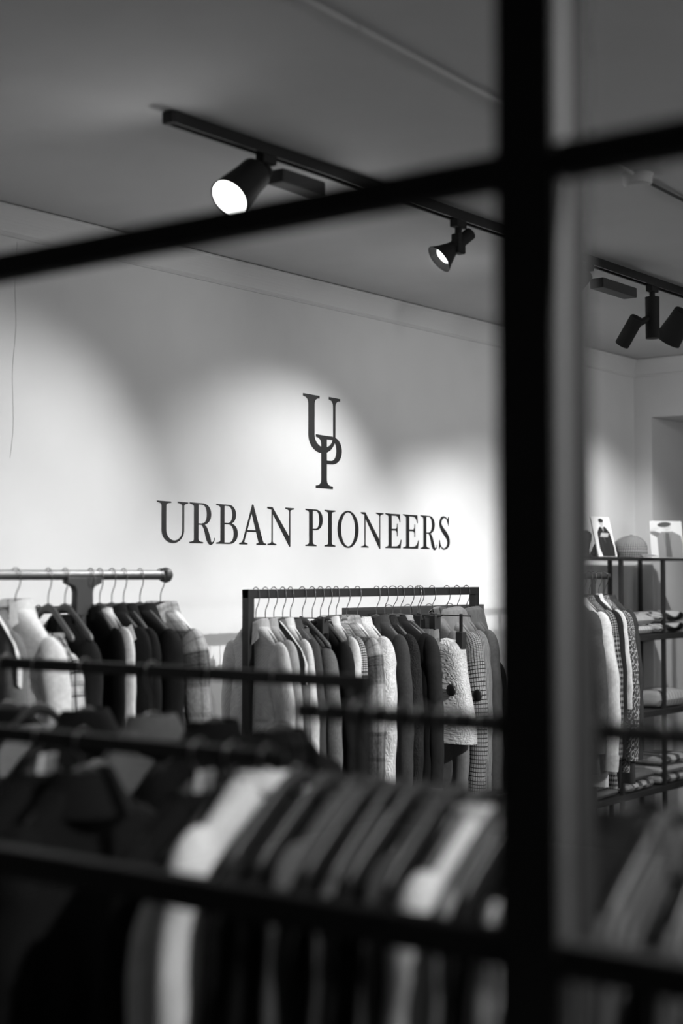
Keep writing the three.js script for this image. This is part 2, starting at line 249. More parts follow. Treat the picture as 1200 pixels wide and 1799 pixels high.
trackHead('track spotlight half hidden by the black post, flat driver box showing', 5.23, 'cone', [5.18, 2.69, -2.93], [-.28, -.73, -.6], 40, POWER * .64, { driver: [.08, .37, -.085, -.045], blend: .55 });
trackHead('slim twin-cylinder track spotlight tilted beneath an upright gear tube', 5.80, 'slim', [5.715, 2.572, -2.93], [.12, -.78, -.6], 37, POWER * .62);
trackHead('large cone-shaped track spotlight turned away near the back corner', 6.2, 'cone', [6.13, 2.64, -2.92], [.1, -.78, -.62], 36, POWER * .4);
for (const [x, tx] of [[7.05, 7.5], [3.6, 3.0]]) { // further heads of the room, their bodies outside the frame or hidden
  if (x > 7) trackHead('track spotlight closest to the back wall of the shop', x, 'cone', [x, 2.67, -2.9], [.25, -.72, -.62], 36, POWER * .7);
}
// second track, out of view, added with its spotlights to brighten the garments
const track2 = thing('lighting_track', 'added second black lighting track, unseen above the middle of the shop', 'light track', [1.35, TY, .3]);
part('track_body', [box(.004, 5.5, .008, H - TY, -.018, .018), box(.004, 5.5, -.004, .008, -.018, -.011), box(.004, 5.5, -.004, .008, .011, .018)], M.black, track2);
for (const [x, dx, dy, dz, p, cone] of [[1.52, .04, -.66, -.62, 1.6, 36], [2.4, .16, -.40, -1, 3.2, 14], [3.5, .26, -.44, -1, 6, 15], [5.4, .3, -.44, -1, 4.5, 15]]) {
  const t = thing('track_spotlight', ['added black spotlight on the second track aimed at the window rails', 'added black spotlight on the second track aimed at the capped steel rail', 'added black spotlight on the second track aimed at the square rack', 'added black spotlight on the second track aimed at the corner shelves'][x < 2 ? 0 : x < 3 ? 1 : x < 5 ? 2 : 3], 'spotlight', [x, TY, .3]);
  const d = V(dx, dy, dz).normalize(), f = V(dx * .1, -.16, dz * .1);
  part('lamp_head', new THREE.LatheGeometry([[0, .15], [.044, .15], [.05, .1], [.06, .004], [.056, 0], [.054, .008], [0, .009]].map((p2) => new THREE.Vector2(p2[0] + 1e-5, p2[1])), 32).applyQuaternion(aimQ(d)).translate(f.x, f.y, f.z), M.matt, t);
  part('lamp_lens', new THREE.CylinderGeometry(.0545, .0545, .004, 32).applyQuaternion(aimQ(d)).translate(f.x - d.x * .004, f.y - d.y * .004, f.z - d.z * .004), GLOW, t);
  part('arm', [rbox(-.03, .03, -.03, .006, -.016, .016, .003), rod(V(0, -.03, 0), f.clone().addScaledVector(d, -.09), .014)], M.matt, t);
  spotLight(f.clone().add(t.position).addScaledVector(d, .012), d, cone, POWER * p, cone < 20 ? 1 : .8);
}
// unseen opal globes added over the other half of the shop for ambient fill
for (const [x, n] of [[3.4, 'added unseen opal globe for ambient fill over the window end'], [6.2, 'added unseen opal globe for ambient fill over the back end']]) {
  const t = thing('added_pendant_lamp', n, 'added pendant lamp', [x, H, 1.9]);
  part('canopy', new THREE.LatheGeometry([[0, -.03], [.02, -.03], [.05, -.006], [.052, 0]].map((p) => new THREE.Vector2(p[0] + 1e-5, p[1])), 28), M.black, t);
  part('cord', rod(V(0, -.03, 0), V(0, -.75, 0), .003), M.black, t);
  part('socket', rod(V(0, -.74, 0), V(0, -.80, 0), .02, .024), M.black, t);
  part('globe', new THREE.SphereGeometry(.13, 32, 24).translate(0, -.92, 0), glow(2), t);
  const l = new THREE.PointLight(0xffffff, FILL_GLOBE, 0, 2); l.position.set(x, H - .92, 1.9); l.castShadow = true; l.shadow.radius = 6; l.name = 'added_globe_light'; scene.add(l);
}
// ceiling conduit, junction box, alarm
const cond = thing('ceiling_conduit', 'thin pale cable conduit running along the grey ceiling', 'conduit', [2.3, H, -2.02]);
part('pipe', rod(V(0, -.008, 0), V(1.93, -.008, -.10), .0055), CEIL, cond); part('pipe', rod(V(1.99, -.008, -.105), V(4.5, -.008, -.2), .0055), M.driver, cond);
for (const u of [.4, 1.2, 3.2, 4.0]) part('clip', rbox(u - .004, u + .004, -.0145, 0, -.007 - .05 * u, .007 - .05 * u, .0015), CEIL, cond);
const jb = thing('junction_box', 'small round junction box on the ceiling conduit', 'junction box', [4.26, H, -2.125]);
part('box_body', new THREE.LatheGeometry([[0, -.034], [.036, -.034], [.044, -.03], [.047, -.006], [.05, 0]].map((p) => new THREE.Vector2(p[0] + 1e-5, p[1])), 32), CEIL, jb); part('box_lid', new THREE.CylinderGeometry(.037, .037, .004, 32).translate(0, -.036, 0), CEIL, jb);

// ---------------------------------------------------------------- racks
function rack(label, p0, p1, y, r, opt) {                          // p0, p1: [x, z] of the rail's ends
  const t = thing('clothes_rack', label, 'clothes rack', [p0[0], 0, p0[1]]), len = Math.hypot(p1[0] - p0[0], p1[1] - p0[1]);
  t.rotation.y = Math.atan2(-(p1[1] - p0[1]), p1[0] - p0[0]);
  const mat = opt.mat ?? M.rail;
  part('rail', opt.square ? rbox(0, len, y - r, y + r, -r, r, .002) : rod(V(0, y, 0), V(len, y, 0), r), opt.railMat ?? mat, t);
  for (const x of opt.posts) part('post', opt.square ? rbox(x - r, x + r, .02, y - (x > r && x < len - r ? r : -r + .0005), -r + .0006, r - .0006, .002) : rod(V(x, .02, 0), V(x, y - r * .9, 0), opt.pr ?? r * .8), mat, t);
  for (const x of opt.posts) part('foot', rbox(x - .02, x + .02, 0, .025, -.24, .24, .004), mat, t);
  return t;
}
const R1 = rack('round grey steel clothes rail with a domed end cap, against the sign wall', [1.7, -3.4], [3.47, -3.4], 1.603, .0145, { posts: [.5, 1.42], mat: M.tubeGrey, railMat: grey(.22, { metalness: 1, roughness: .5 }) });
part('end_cap', new THREE.LatheGeometry([[0, .026], [.012, .022], [.022, .01], [.025, 0], [.022, -.012], [.016, -.016], [0, -.016]].map((p) => new THREE.Vector2(p[0] + 1e-5, p[1])), 28).rotateZ(-Math.PI / 2).translate(1.775, 1.603, 0), M.tubeGrey, R1);
for (const bx of [.5, 1.42]) { // T bracket with scalloped corbels
  const s = sh([[-.066, 0], [.066, 0], [.066, -.014], [.05, -.02], [.028, -.024, .03, -.055], [.032, -.11], [-.032, -.11], [-.03, -.055], [-.028, -.024, -.05, -.02], [-.066, -.014]]);
  part('bracket', new THREE.ExtrudeGeometry(s, { depth: .022, bevelEnabled: true, bevelSize: .002, bevelThickness: .002, bevelSegments: 2 }).translate(bx, 1.594, -.011), M.tubeGrey, R1);
}
rack('thin black clothes rail on a post, lower than the capped steel rail before it', [2.0, -3.76], [3.76, -3.76], 1.49, .012, { posts: [.06, 1.74], mat: M.matt, pr: .013 });
rack('square black steel clothes rack standing below the wall lettering', [3.86, -3.4], [5.31, -3.4], 1.539, .0155, { square: true, posts: [.0155, 1.4345], mat: M.rail });
rack('lower dark grey rail behind the square black rack', [4.86, -3.74], [5.86, -3.74], 1.452, .019, { square: true, posts: [.09, 1.0], mat: M.tubeGrey });
rack('black round clothes rail with closed end beside the corner shelving', [5.62, -3.4], [6.475, -3.4], 1.6, .014, { posts: [.06, .70], mat: M.matt });
rack('low black rail between the square rack and the corner rail', [5.36, -3.55], [5.60, -3.55], 1.4, .013, { posts: [.21], mat: M.matt });
rack('long black rail nearest the sign wall among the blurred window rails', [2.23, -3.15], [2.23, -1.66], 1.405, .0125, { square: true, posts: [.02, 1.47], mat: M.frame });
rack('long black rail just behind the window display frame', [1.71, -1.40], [1.71, .1], 1.405, .0125, { square: true, posts: [.47, 1.45], mat: M.frame });
rack('lower black rail continuing the window-side rail towards the sign wall', [1.71, -2.15], [1.71, -1.42], 1.33, .0125, { square: true, posts: [.05, .718], mat: M.frame });

// ---------------------------------------------------------------- hangers and garments
const HD0 = .088;                                                  // rail centre to the top of the hanger
const hangerGeo = {};
function hangerParts(t, r, wood, ds = .09, sw = .19, T = .03, HD = .088) {
  const R = r + .004;
  hangerGeo['h' + r + HD] ??= tube([V(-R * 1.02, -.006, 0), V(-R * .8, R * .75, 0), V(0, R * 1.12, 0), V(R * .85, R * .7, 0), V(R * 1.1, -.008, 0), V(R * .9, -HD * .34, 0), V(.002, -HD * .64, 0), V(0, -HD - .004, 0)], .0017, 40, 7);
  const key = `bar${ds}_${sw}_${T}`;
  hangerGeo[key] ??= grid(26, 12, (v, u) => {
    const x = (v - .5) * 2 * (sw - .02), q = Math.abs(x), a = q / sw, e = v === 0 || v === 1 ? .02 : 1, t2 = u * 2 * Math.PI;
    const yy = -.012 - ds * Math.pow(Math.max(0, q - .03) / (sw - .03), 1.12) + .010 * Math.exp(-a * a * 40), hh = lerp(.013, .009, a) * e, dd = Math.min(.009, T * .5) * lerp(.75, 1, a) * e;
    return [x, yy + hh * Math.sin(t2), -Math.cos(t2) * dd];
  }, true, .06, .42);
  part('hook', hangerGeo['h' + r + HD], M.wire, t);
  part('shoulder_bar', hangerGeo[key].clone().translate(0, -HD - .006, 0), wood, t);
}
// torso surface of a hanging garment: point at depth d below the neck, angle a (0 = +X side, front at +PI/2)
function torso(o) {
  const R = rng(o.seed), ph = [R() * 6, R() * 6, R() * 6, R() * 6], n = 2.5, ds = o.drop ?? .098, nw = o.neck ?? .05, sw = o.sw ?? .188, cw = o.cw ?? sw - .022, hw = o.hw ?? cw + .014, T = o.T ?? .03, L = o.L, sway = (R() - .5) * .02, lx = (R() - .5) * .016;
  const W = (d) => d < ds ? lerp(nw, sw, Math.pow(d / ds, .9)) : d < .22 ? lerp(sw, cw, smooth(ds, .22, d)) : lerp(cw, hw, smooth(.22, L, d)), Z = (d) => d < ds ? lerp(Math.min(.04, T * 1.1), T * .72, smooth(0, ds, d)) : lerp(T * .72, T, smooth(ds, .3, d));
  const S = (d, a) => {
    const c = Math.cos(a), s = Math.sin(a), w = W(d), z = Z(d), A = o.fold ?? 1, k = smooth(.06, .4, d) * A;
    const fx = .006 * k * Math.sin(d * 13 + ph[0]), x0 = w * Math.sign(c) * Math.pow(Math.abs(c), 2 / n);
    const f = k * T * (.16 * Math.sin(x0 * 38 + ph[1] + d * 2) + .13 * Math.sin(x0 * 71 + ph[2] - d * 4) + .08 * Math.sin(d * 21 + x0 * 20 + ph[3]));
    return [x0 + fx * Math.sign(c) + lx * d / L, -d, z * Math.sign(s) * Math.pow(Math.abs(s), 2 / n) + f * (s > 0 ? 1 : .8) * Math.abs(s) + sway * (d / L) * (d / L)];
  };
  return { S, W, T, L, ds, sw, nw, n };
}
const rowD = (v, L, ds) => v < .3 ? ds * Math.pow(v / .3, 1.1) : lerp(ds, L, (v - .3) / .7);
function patch(b, x0, x1, d0, d1, off, rows = 6, cols = 4, front = 1) {
  return grid(rows, cols, (v, u) => { const d = lerp(d0, d1, v), x = lerp(x0, x1, u), c = clamp(x / b.W(d), -1, 1), a = Math.acos(Math.sign(c) * Math.pow(Math.abs(c), b.n / 2)) * front, p = b.S(d, a); return [p[0], p[1], p[2] + off * front]; }, false, Math.abs(x1 - x0), d1 - d0);
}
function sleeveGeo(o, b, s, R) {
  const L = o.sl ?? .58, rx = o.sr ?? .043, rz = Math.min(o.sz ?? .05, b.T * 1.1), out = .006 + R() * .016 + (o.flare ?? 0), fw = (R() - .4) * .02;
  const on = (x) => -b.ds * Math.pow((x - b.nw) / (b.sw - b.nw), 1.11);      // height of the shoulder line
  const pts = [V(s * (b.sw - .075), on(b.sw - .075) - rx * .58, 0), V(s * (b.sw - .042), on(b.sw - .042) - rx * .95, 0), V(s * (b.sw - .030), -b.ds - .075, fw * .2), V(s * (b.sw - .024 + out), -b.ds - .24, fw), V(s * (b.sw - .022 + out * 1.4), -b.ds - .24 - (L - .24) * .5, fw * 1.4 + .004), V(s * (b.sw - .022 + out), -b.ds - L, fw * 1.6 + .008)];
  const c = new THREE.CatmullRomCurve3(pts), ph = R() * 6, q = R() * 6;
  const at = (v, u) => {
    const p = c.getPoint(v), t = c.getTangent(v), X = V(-t.y, t.x, 0).normalize(), a = u * 2 * Math.PI;
    const g = v < .14 ? lerp(.5, 1, Math.sqrt(v / .14)) : 1, k = lerp(1.04, o.cuffK ?? .72, smooth(.1, 1, v)) * g;
    const wr = 1 + .05 * Math.sin(v * 34 + ph + 1.4 * Math.sin(a)) * smooth(.2, .5, v) + .035 * Math.sin(a * 3 + q + v * 6) * smooth(.1, .3, v);
    return p.clone().addScaledVector(X, Math.cos(a) * rx * k * wr).add(V(0, 0, Math.sin(a) * rz * k * wr * lerp(.62, 1, smooth(0, .4, v)))).toArray();
  };
  return { at, c, L };
}
function collarGeo(b, o) {
  const kind = o.collar, a0 = kind === 'crew' ? Math.PI : 2.55, bz = Math.min(.05, b.T * 1.35), ax = b.nw * .98;
  const tl = o.tall ?? 0, prof = { shirt: [[.98, -.02], [.99, .014 + tl], [1.04, .022 + tl], [1.14, .012 + tl * .8], [1.42 + tl * 4, -.032]], lapel: [[.98, -.02], [1, .010], [1.06, .016], [1.2, .004], [1.75, -.055]], crew: [[.98, -.02], [1.0, .000], [1.06, .006], [1.16, .000], [1.3, -.022]], stand: [[1.25, -.025], [1.12, .004], [1.04, .014], [.98, .013], [.92, -.01]], hood: [[.96, -.03], [1.0, .02], [1.15, .042], [1.5, .028], [1.75, -.03], [1.7, -.085]] }[kind];
  return grid(prof.length * 3 - 3, 32, (v, u) => {
    const f = v * (prof.length - 1), i = Math.min(prof.length - 2, Math.floor(f)), k = lerp(prof[i][0], prof[i + 1][0], f - i), y = lerp(prof[i][1], prof[i + 1][1], f - i), a = lerp(-a0, a0, u), fr = Math.pow(Math.max(0, -Math.cos(a)), 2), backw = kind === 'hood' ? 1 + .5 * Math.max(0, Math.cos(a)) * smooth(.3, 1, v) : 1;
    return [ax * k * Math.sin(a), y - (kind === 'shirt' ? .02 : .014) * fr - (kind === 'shirt' || kind === 'lapel' ? .035 * fr * smooth(.6, 1, v) : 0) - (kind === 'hood' ? .05 * smooth(.5, 1, v) * Math.max(0, Math.cos(a)) : 0), -bz * k * backw * Math.cos(a) * (kind === 'lapel' ? .92 : 1)];
  }, false, .4, .12);
}
const geoTag = new THREE.LatheGeometry([[0, .009], [.008, .009], [.019, .007], [.0235, .002], [.0235, -.002], [.018, -.006], [0, -.006]].map((p) => new THREE.Vector2(p[0] + 1e-5, p[1])), 28).rotateX(Math.PI / 2);
const geoButton = new THREE.LatheGeometry([[0, .002], [.004, .0015], [.0048, .003], [.0058, .002], [.0058, 0], [0, 0]].map((p) => new THREE.Vector2(p[0] + 1e-5, p[1])), 14).rotateX(Math.PI / 2);
let seed = 7;
function hang(at, r, turn, o) {
  const HD = o.hd ?? HD0, k = ++seed; o.seed = o.seed ?? k; const R = rng(k * 31 + 5), mat = fabric(o.tone, o.pat), alt = fabric(o.alt ?? o.tone * .9, o.altPat ?? o.pat);
  const jit = turn + (R() - .5) * .12 + (o.yaw ?? 0), y = at[1] - HD - (.016 + (o.low ?? 0));
  const clips = o.kind === 'trousers' || o.kind === 'folded';
  const hg = thing(clips ? 'clip_hanger' : 'clothes_hanger', clips ? `black clip hanger holding the ${o.short}` : `${o.hl ?? 'curved hanger with wire hook'} under the ${o.short}`, 'hanger', at, jit);
  const t = thing(o.name ?? 'jacket', o.label, o.cat ?? 'jacket', [at[0], y, at[2]], jit);
  if (clips) {
    const hw = o.w / 2, cl = hw * .72, dx = o.dx ?? 0;
    hangerGeo['h' + r + HD] ?? hangerParts(new THREE.Group(), r, M.wood);
    part('hook', hangerGeo['h' + r + HD], M.wire, hg); part('wire_bar', tube([V(-hw - .02 - dx, -HD - .004, 0), V(0, -HD - .002, 0), V(hw + .02 + dx, -HD - .004, 0)], .0026, 16, 7), M.matt, hg);
    const cy = -HD - (o.clipDrop ?? .012);
    for (const s of [-1, 1]) part('clip', [rbox(dx + s * cl - .017, dx + s * cl + .017, cy - .055, cy + .01, -.014, .014, .003), rbox(dx + s * cl - .006, dx + s * cl + .006, cy + .006, -HD + .004, -.004, .004, .001)], M.matt, hg);
    const y0 = HD + (.016 + (o.low ?? 0)) + cy - .045;
    if (o.kind === 'folded') {
      part('body', grid(44, 36, (v, u) => { const d = v * o.L, a = u * 2 * Math.PI, cap = Math.sqrt(1 - Math.pow(1 - clamp(d / .05), 2)) * .97 + .03, w = lerp(o.w * .40, o.w * .62, smooth(0, o.L, d)) * cap, z = o.T * (d < .05 ? cap : 1) * (1 + .12 * Math.sin(d * 17 + 2) + .1 * Math.sin(a * 2 + d * 9)); const c = Math.cos(a), s = Math.sin(a); return [dx + w * Math.sign(c) * Math.pow(Math.abs(c), .7) + .012 * d / o.L, y0 + .03 - d, z * Math.sign(s) * Math.pow(Math.abs(s), .8)]; }, true, .4, o.L), mat, t);
      part('lining', grid(2, 24, (v, u) => { const a = u * 2 * Math.PI, q = lerp(.9, .02, v); return [dx + o.w * .6 * q * Math.cos(a) + .012, y0 + .03 - o.L + .012 * v, o.T * q * Math.sin(a)]; }, true, .3, .1), M.matt, t);
    } else {
      for (const s of [-1, 1]) part('leg', grid(40, 22, (v, u) => { const d = v * o.L, a = u * 2 * Math.PI, c = Math.cos(a), q = Math.sin(a), w = lerp(o.w * .5, o.w * .42, v); return [dx + w * Math.sign(c) * Math.pow(Math.abs(c), .75) + .004 * Math.sin(d * 15 + s), y0 - d, s * o.T * .5 + o.T * .5 * Math.sign(q) * Math.pow(Math.abs(q), .8) * (1 + .12 * Math.sin(d * 9 + 14 * w * c))]; }, true, .45, o.L), mat, t);
      part('waistband', grid(3, 28, (v, u) => { const a = u * 2 * Math.PI, c = Math.cos(a), q = Math.sin(a); return [dx + o.w * .515 * Math.sign(c) * Math.pow(Math.abs(c), .75), y0 + .004 - v * .036, o.T * 1.08 * Math.sign(q) * Math.pow(Math.abs(q), .8)]; }, true, .5, .036), alt, t);
    }
    if (o.tagAt) part('security_tag', geoTag.clone().translate(...o.tagAt), M.tag, t);
    return t;
  }
  const b = torso(o); hangerParts(hg, r, o.wood ?? M.wood, b.ds, b.sw, b.T, HD); const C = 56, RW = 46;
  part('body', grid(RW, C, (v, u) => b.S(rowD(v, o.L, b.ds), u * 2 * Math.PI), true, b.W(.3) * 4.1, o.L), mat, t);
  if (o.sl !== 0) for (const s of [-1, 1]) {
    const sv = sleeveGeo(o, b, s, R), m = part('sleeve', grid(40, 22, (v, u) => sv.at(v, u), true, .3, sv.L), o.sleeve ? alt : mat, t);
    part('cuff', grid(4, 22, (v, u) => { const a = sv.at(lerp(.93, 1.0, v), u), c = sv.c.getPoint(lerp(.93, 1, v)); return [c.x + (a[0] - c.x) * 1.08, a[1] - .004, c.z + (a[2] - c.z) * 1.08]; }, true, .3, .05), alt, m);
  }
  if (o.collar) part(o.collar === 'hood' ? 'hood' : 'collar', collarGeo(b, o), o.collarTone !== undefined ? fabric(o.collarTone, o.collarPat) : alt, t);
  if (o.collar === 'shirt' || o.collar === 'lapel' || o.placket) {
    const p = part('placket', patch(b, -.016, .016, .03, o.L - .004, .0022, 24, 3), alt, t), bs = [];
    for (let d = .07; d < o.L - .05; d += .085) { const q = b.S(d, Math.PI / 2); bs.push(geoButton.clone().translate(q[0], q[1], q[2] + .0025)); }
    bs.forEach((g) => part('button', g, M.button, p));
  }
  if (o.pocket !== 0) for (const s of o.pocket === 2 ? [-1, 1] : [1]) part('pocket', patch(b, s * .05, s * .15, o.pd ?? .2, (o.pd ?? .2) + .12, .0032, 6, 6), alt, t);
  if (o.hem) part('hem_band', grid(3, C, (v, u) => { const p = b.S(o.L - .05 + .052 * v, u * 2 * Math.PI); return [p[0] * 1.012, p[1], p[2] * 1.06]; }, true, .9, .05), alt, t);
  if (o.trim) part('trim', grid(18, 8, (v, u) => { const d = lerp(.004, .2, v), a = u * 2 * Math.PI, x = d < b.ds ? b.W(d) : b.sw + .016 * smooth(0, .04, d - b.ds); return [x * .995 + .009 * Math.cos(a), -d + .006 + .009 * Math.sin(a), b.T * .3 + .012 * Math.sin(a + 1)]; }, true, .06, .25), fabric(o.trim, 'sherpa'), t);
  if (o.lab) part('neck_label', rbox(-.019, .019, -.028, .012, -.0025, .0025, .001).rotateX(-.25).translate(0, .022, -.012), M.label, t);
  if (o.tagAt) part('security_tag', geoTag.clone().translate(...o.tagAt), M.tag, t);
  if (o.swing) part('swing_tag', [rbox(-.016, .016, -.05, 0, -.0008, .0008, .0006).rotateZ(.5).translate(...o.swing)], M.label, t);
  return t;
}
const queue = [];                                                  // garments wait here until the room each has on its rail is known
const onRail = (make) => { const list = []; queue.push([list, make]); return (x, o) => { list.push([x, o]); }; };
function fillRails() {
  for (const [list, make] of queue) {
    list.sort((a, b) => a[0] - b[0]);
    list.forEach(([x, o], i) => { const gap = Math.min(i ? x - list[i - 1][0] : .2, i < list.length - 1 ? list[i + 1][0] - x : .2); make(x, { ...o, T: Math.min(o.T ?? .022, gap * (o.room ?? .52)) }); });
  }
}
const X = -Math.PI / 2;                                             // rail along the wall, fronts towards the window
// -- capped steel rail
const r1 = onRail((x, o) => hang([x, 1.603, -3.4], .0145, X, { yaw: -.2, ...o }));
r1(2.64, { tone: .26, pat: 'twill', L: .7, T: .032, collar: 'shirt', label: 'mid-grey twill shirt at the hidden end of the capped steel rail', short: 'mid-grey twill shirt', name: 'shirt', cat: 'shirt' });
r1(2.764, { tone: .16, pat: 'plain', L: .74, T: .034, collar: 'crew', trim: .75, label: 'grey jacket with white edge along its shoulder on the capped rail', short: 'white-edged grey jacket', pocket: 0 });
r1(2.862, { tone: .78, pat: 'plain', L: .78, T: .04, yaw: .08, collar: 'shirt', label: 'bright white shirt with a tall pointed collar on the capped rail', short: 'bright white tall-collared shirt', name: 'shirt', cat: 'shirt', drop: .155, low: -.014, neck: .04 });
r1(2.985, { tone: .62, pat: 'windowpane', L: .95, T: .036, collar: 'crew', label: 'white shirt with a dark windowpane check and gingham sleeves, hanging low', short: 'white windowpane shirt', name: 'shirt', cat: 'shirt', low: .07, sl: .7, sr: .05, sw: .175 });
r1(3.05, { tone: 0.018, pat: 'twill', L: .74, T: .034, collar: 'lapel', label: 'black twill jacket hung low beside the scalloped bracket', short: 'low-hung black twill jacket', low: .03 });
r1(3.152, { tone: .012, pat: 'plain', L: .74, T: .015, collar: 'stand', label: 'plain black jacket right in front of the thin white top', short: 'plain black jacket before the white top' });
r1(3.19, { tone: .78, pat: 'plain', L: .78, T: .02, collar: 'crew', label: 'thin white top showing as a bright edge between black jackets', short: 'thin white top', name: 'top', cat: 'top', pocket: 0 });
r1(3.24, { tone: 0.0135, pat: 'twill', L: .76, T: .026, collar: 'lapel', label: 'black jacket with a small pale price tag', short: 'price-tagged black jacket', swing: [.13, -.05, .03] });
r1(3.29, { tone: 0.0117, pat: 'plain', L: .76, T: .026, collar: 'lapel', label: 'smooth black jacket next to the price-tagged one', short: 'smooth black jacket', sw: .2 });
r1(3.361, { tone: 0.0099, pat: 'plain', L: .84, T: .034, collar: 'lapel', label: 'long black coat next to the soft plaid jacket', short: 'long black coat by the plaid', name: 'coat', cat: 'coat', sw: .215 });
r1(3.452, { tone: .8, pat: 'plaid', L: .76, T: .04, collar: 'shirt', label: 'soft light-and-dark plaid jacket beside the domed rail cap', short: 'soft plaid jacket by the rail cap', pocket: 2, sr: .052, drop: .115, wood: M.woodDark, yaw: 0 });
// -- lower black rail behind it
const r2 = onRail((x, o) => hang([x, 1.49, -3.76], .0105, X + Math.PI, { wood: M.woodDark, L: .6, T: .022, sl: .5, sw: .155, ...o }));
r2(3.00, { tone: 0.0225, pat: 'plain', collar: 'crew', label: 'black sweatshirt near the bracket on the lower black rail', short: 'black lower-rail sweatshirt', name: 'sweatshirt', cat: 'sweatshirt', pocket: 0 });
r2(3.14, { tone: .12, pat: 'plain', collar: 'shirt', label: 'dark grey shirt behind the price-tagged jacket on the lower rail', short: 'dark grey lower-rail shirt', name: 'shirt', cat: 'shirt' });
r2(3.26, { tone: .07, pat: 'tweed', collar: 'lapel', label: 'dark tweed jacket in the middle of the lower black rail', short: 'dark tweed lower-rail jacket' });
r2(3.40, { tone: 0.018, pat: 'plain', collar: 'stand', label: 'black zip jacket on the lower rail behind the long black coat', short: 'black zip lower-rail jacket' });
r2(3.54, { tone: 0.0225, pat: 'twill', collar: 'shirt', label: 'blackish denim shirt on the lower rail behind the plaid jacket', short: 'blackish denim lower-rail shirt', name: 'shirt', cat: 'shirt' });
r2(3.66, { tone: 0.0135, pat: 'plain', collar: 'crew', label: 'black top at the post end of the lower black rail', short: 'black post-end top', name: 'top', cat: 'top' });
// -- square black rack
const r3 = onRail((x, o) => hang([x, 1.539, -3.4], .0165, X, { yaw: -.3, ...o }));
r3(3.915, { tone: .52, pat: 'streak', L: .70, T: .036, collar: 'shirt', label: 'pale brushed overshirt with a big turned collar, first on the square rack', short: 'pale brushed overshirt', name: 'overshirt', cat: 'shirt', sr: .06, collarTone: .38, collarPat: 'streak' });
r3(3.965, { tone: .36, pat: 'streak', L: .7, T: .03, collar: 'shirt', label: 'mid-grey brushed shirt behind the pale brushed overshirt', short: 'mid-grey brushed shirt', name: 'shirt', cat: 'shirt' });
r3(4.01, { tone: .13, pat: 'plain', L: .70, T: .03, collar: 'lapel', label: 'mid-grey jacket with a fluffy pale edge along the shoulder', short: 'grey jacket with fluffy shoulder edge', trim: .7 });
r3(4.058, { tone: .70, pat: 'plain', L: .62, T: .022, collar: 'shirt', label: 'white shirt whose collar tip peeks above a dark jacket', short: 'white peeking-collar shirt', name: 'shirt', cat: 'shirt' });
r3(4.10, { tone: .09, pat: 'twill', L: .70, T: .024, collar: 'lapel', label: 'dark twill jacket between the fluffy-edged and seamed jackets', short: 'dark twill jacket by the fluffy edge' });
r3(4.166, { tone: .16, pat: 'twill', L: .68, T: .03, collar: 'stand', label: 'dark jacket with a seamed grey sleeve', short: 'dark seamed-sleeve jacket', alt: .2, sleeve: true, low: .03 });
r3(4.222, { kind: 'trousers', name: 'trousers', cat: 'trousers', tone: 0.0135, pat: 'twill', L: .86, w: .2, T: .012, label: 'black trousers clipped to a hanger on the square rack', short: 'black clipped trousers' });
r3(4.27, { tone: 0.0158, pat: 'plain', L: .68, T: .026, collar: 'lapel', label: 'black jacket covering the white-edged overshirt', short: 'black jacket over the white edge', low: .012 });
r3(4.318, { tone: .78, pat: 'plain', L: .76, T: .02, collar: 'shirt', label: 'white overshirt showing as a crisp bright edge beside gingham', short: 'white overshirt by the gingham', name: 'overshirt', cat: 'shirt' });
r3(4.362, { tone: .7, pat: 'gingham', L: .76, T: .022, collar: 'shirt', label: 'small black-and-white gingham shirt', short: 'small gingham shirt', name: 'shirt', cat: 'shirt' });
r3(4.425, { tone: .66, pat: 'plaid', L: .80, T: .036, collar: 'shirt', label: 'large fuzzy plaid overshirt on the square rack', short: 'large fuzzy plaid overshirt', name: 'overshirt', cat: 'shirt', sr: .058, hl: 'pale curved hanger' });
r3(4.492, { tone: .78, pat: 'sherpa', L: .80, T: .036, collar: 'stand', label: 'cream curly sherpa jacket beside the fuzzy plaid', short: 'cream curly sherpa jacket', sr: .056, pocket: 0 });
r3(4.612, { tone: .075, pat: 'twill', L: .76, T: .026, collar: 'shirt', label: 'dark grey seamed jacket beside the cream sherpa', short: 'dark grey seamed jacket' });
r3(4.664, { tone: 0.0225, pat: 'sherpa', L: .78, T: .028, collar: 'lapel', label: 'black jacket with a shaggy woven texture', short: 'black shaggy jacket', pocket: 0 });
r3(4.717, { tone: 0.0158, pat: 'plain', L: .80, T: .026, collar: 'lapel', label: 'smooth black coat in the middle of the square rack', short: 'smooth black mid-rack coat', name: 'coat', cat: 'coat', yaw: .05 });
r3(4.768, { tone: 0.0248, pat: 'plain', L: .82, T: .028, collar: 'lapel', label: 'dark coat with a lighter piped edge down the front', short: 'dark piped coat', name: 'coat', cat: 'coat', alt: .3, sw: .215 });
r3(4.835, { kind: 'trousers', name: 'trousers', cat: 'trousers', tone: .5, pat: 'rib', L: .55, w: .12, T: .02, dx: .1, label: 'pale corduroy trousers clipped among dark coats', short: 'pale corduroy trousers', low: .0 });
r3(4.885, { kind: 'trousers', name: 'trousers', cat: 'trousers', tone: 0.0135, pat: 'plain', L: .8, w: .16, T: .016, dx: .06, label: 'black trousers clipped beside the pale corduroy pair', short: 'black trousers by the corduroy' });
r3(4.985, { tone: .20, pat: 'plain', L: .84, T: .03, sw: .18, collar: 'stand', label: 'mid-grey felt coat behind the sherpa gilet', short: 'mid-grey felt coat', name: 'coat', cat: 'coat' });
r3(5.09, { tone: .44, pat: 'check', L: .86, T: .036, collar: 'hood', label: 'pale check hooded coat with a round black security tag', short: 'pale check hooded coat', name: 'coat', cat: 'coat', collarTone: .26, collarPat: 'plain', sr: .062, tagAt: [.224, -.30, .030] });
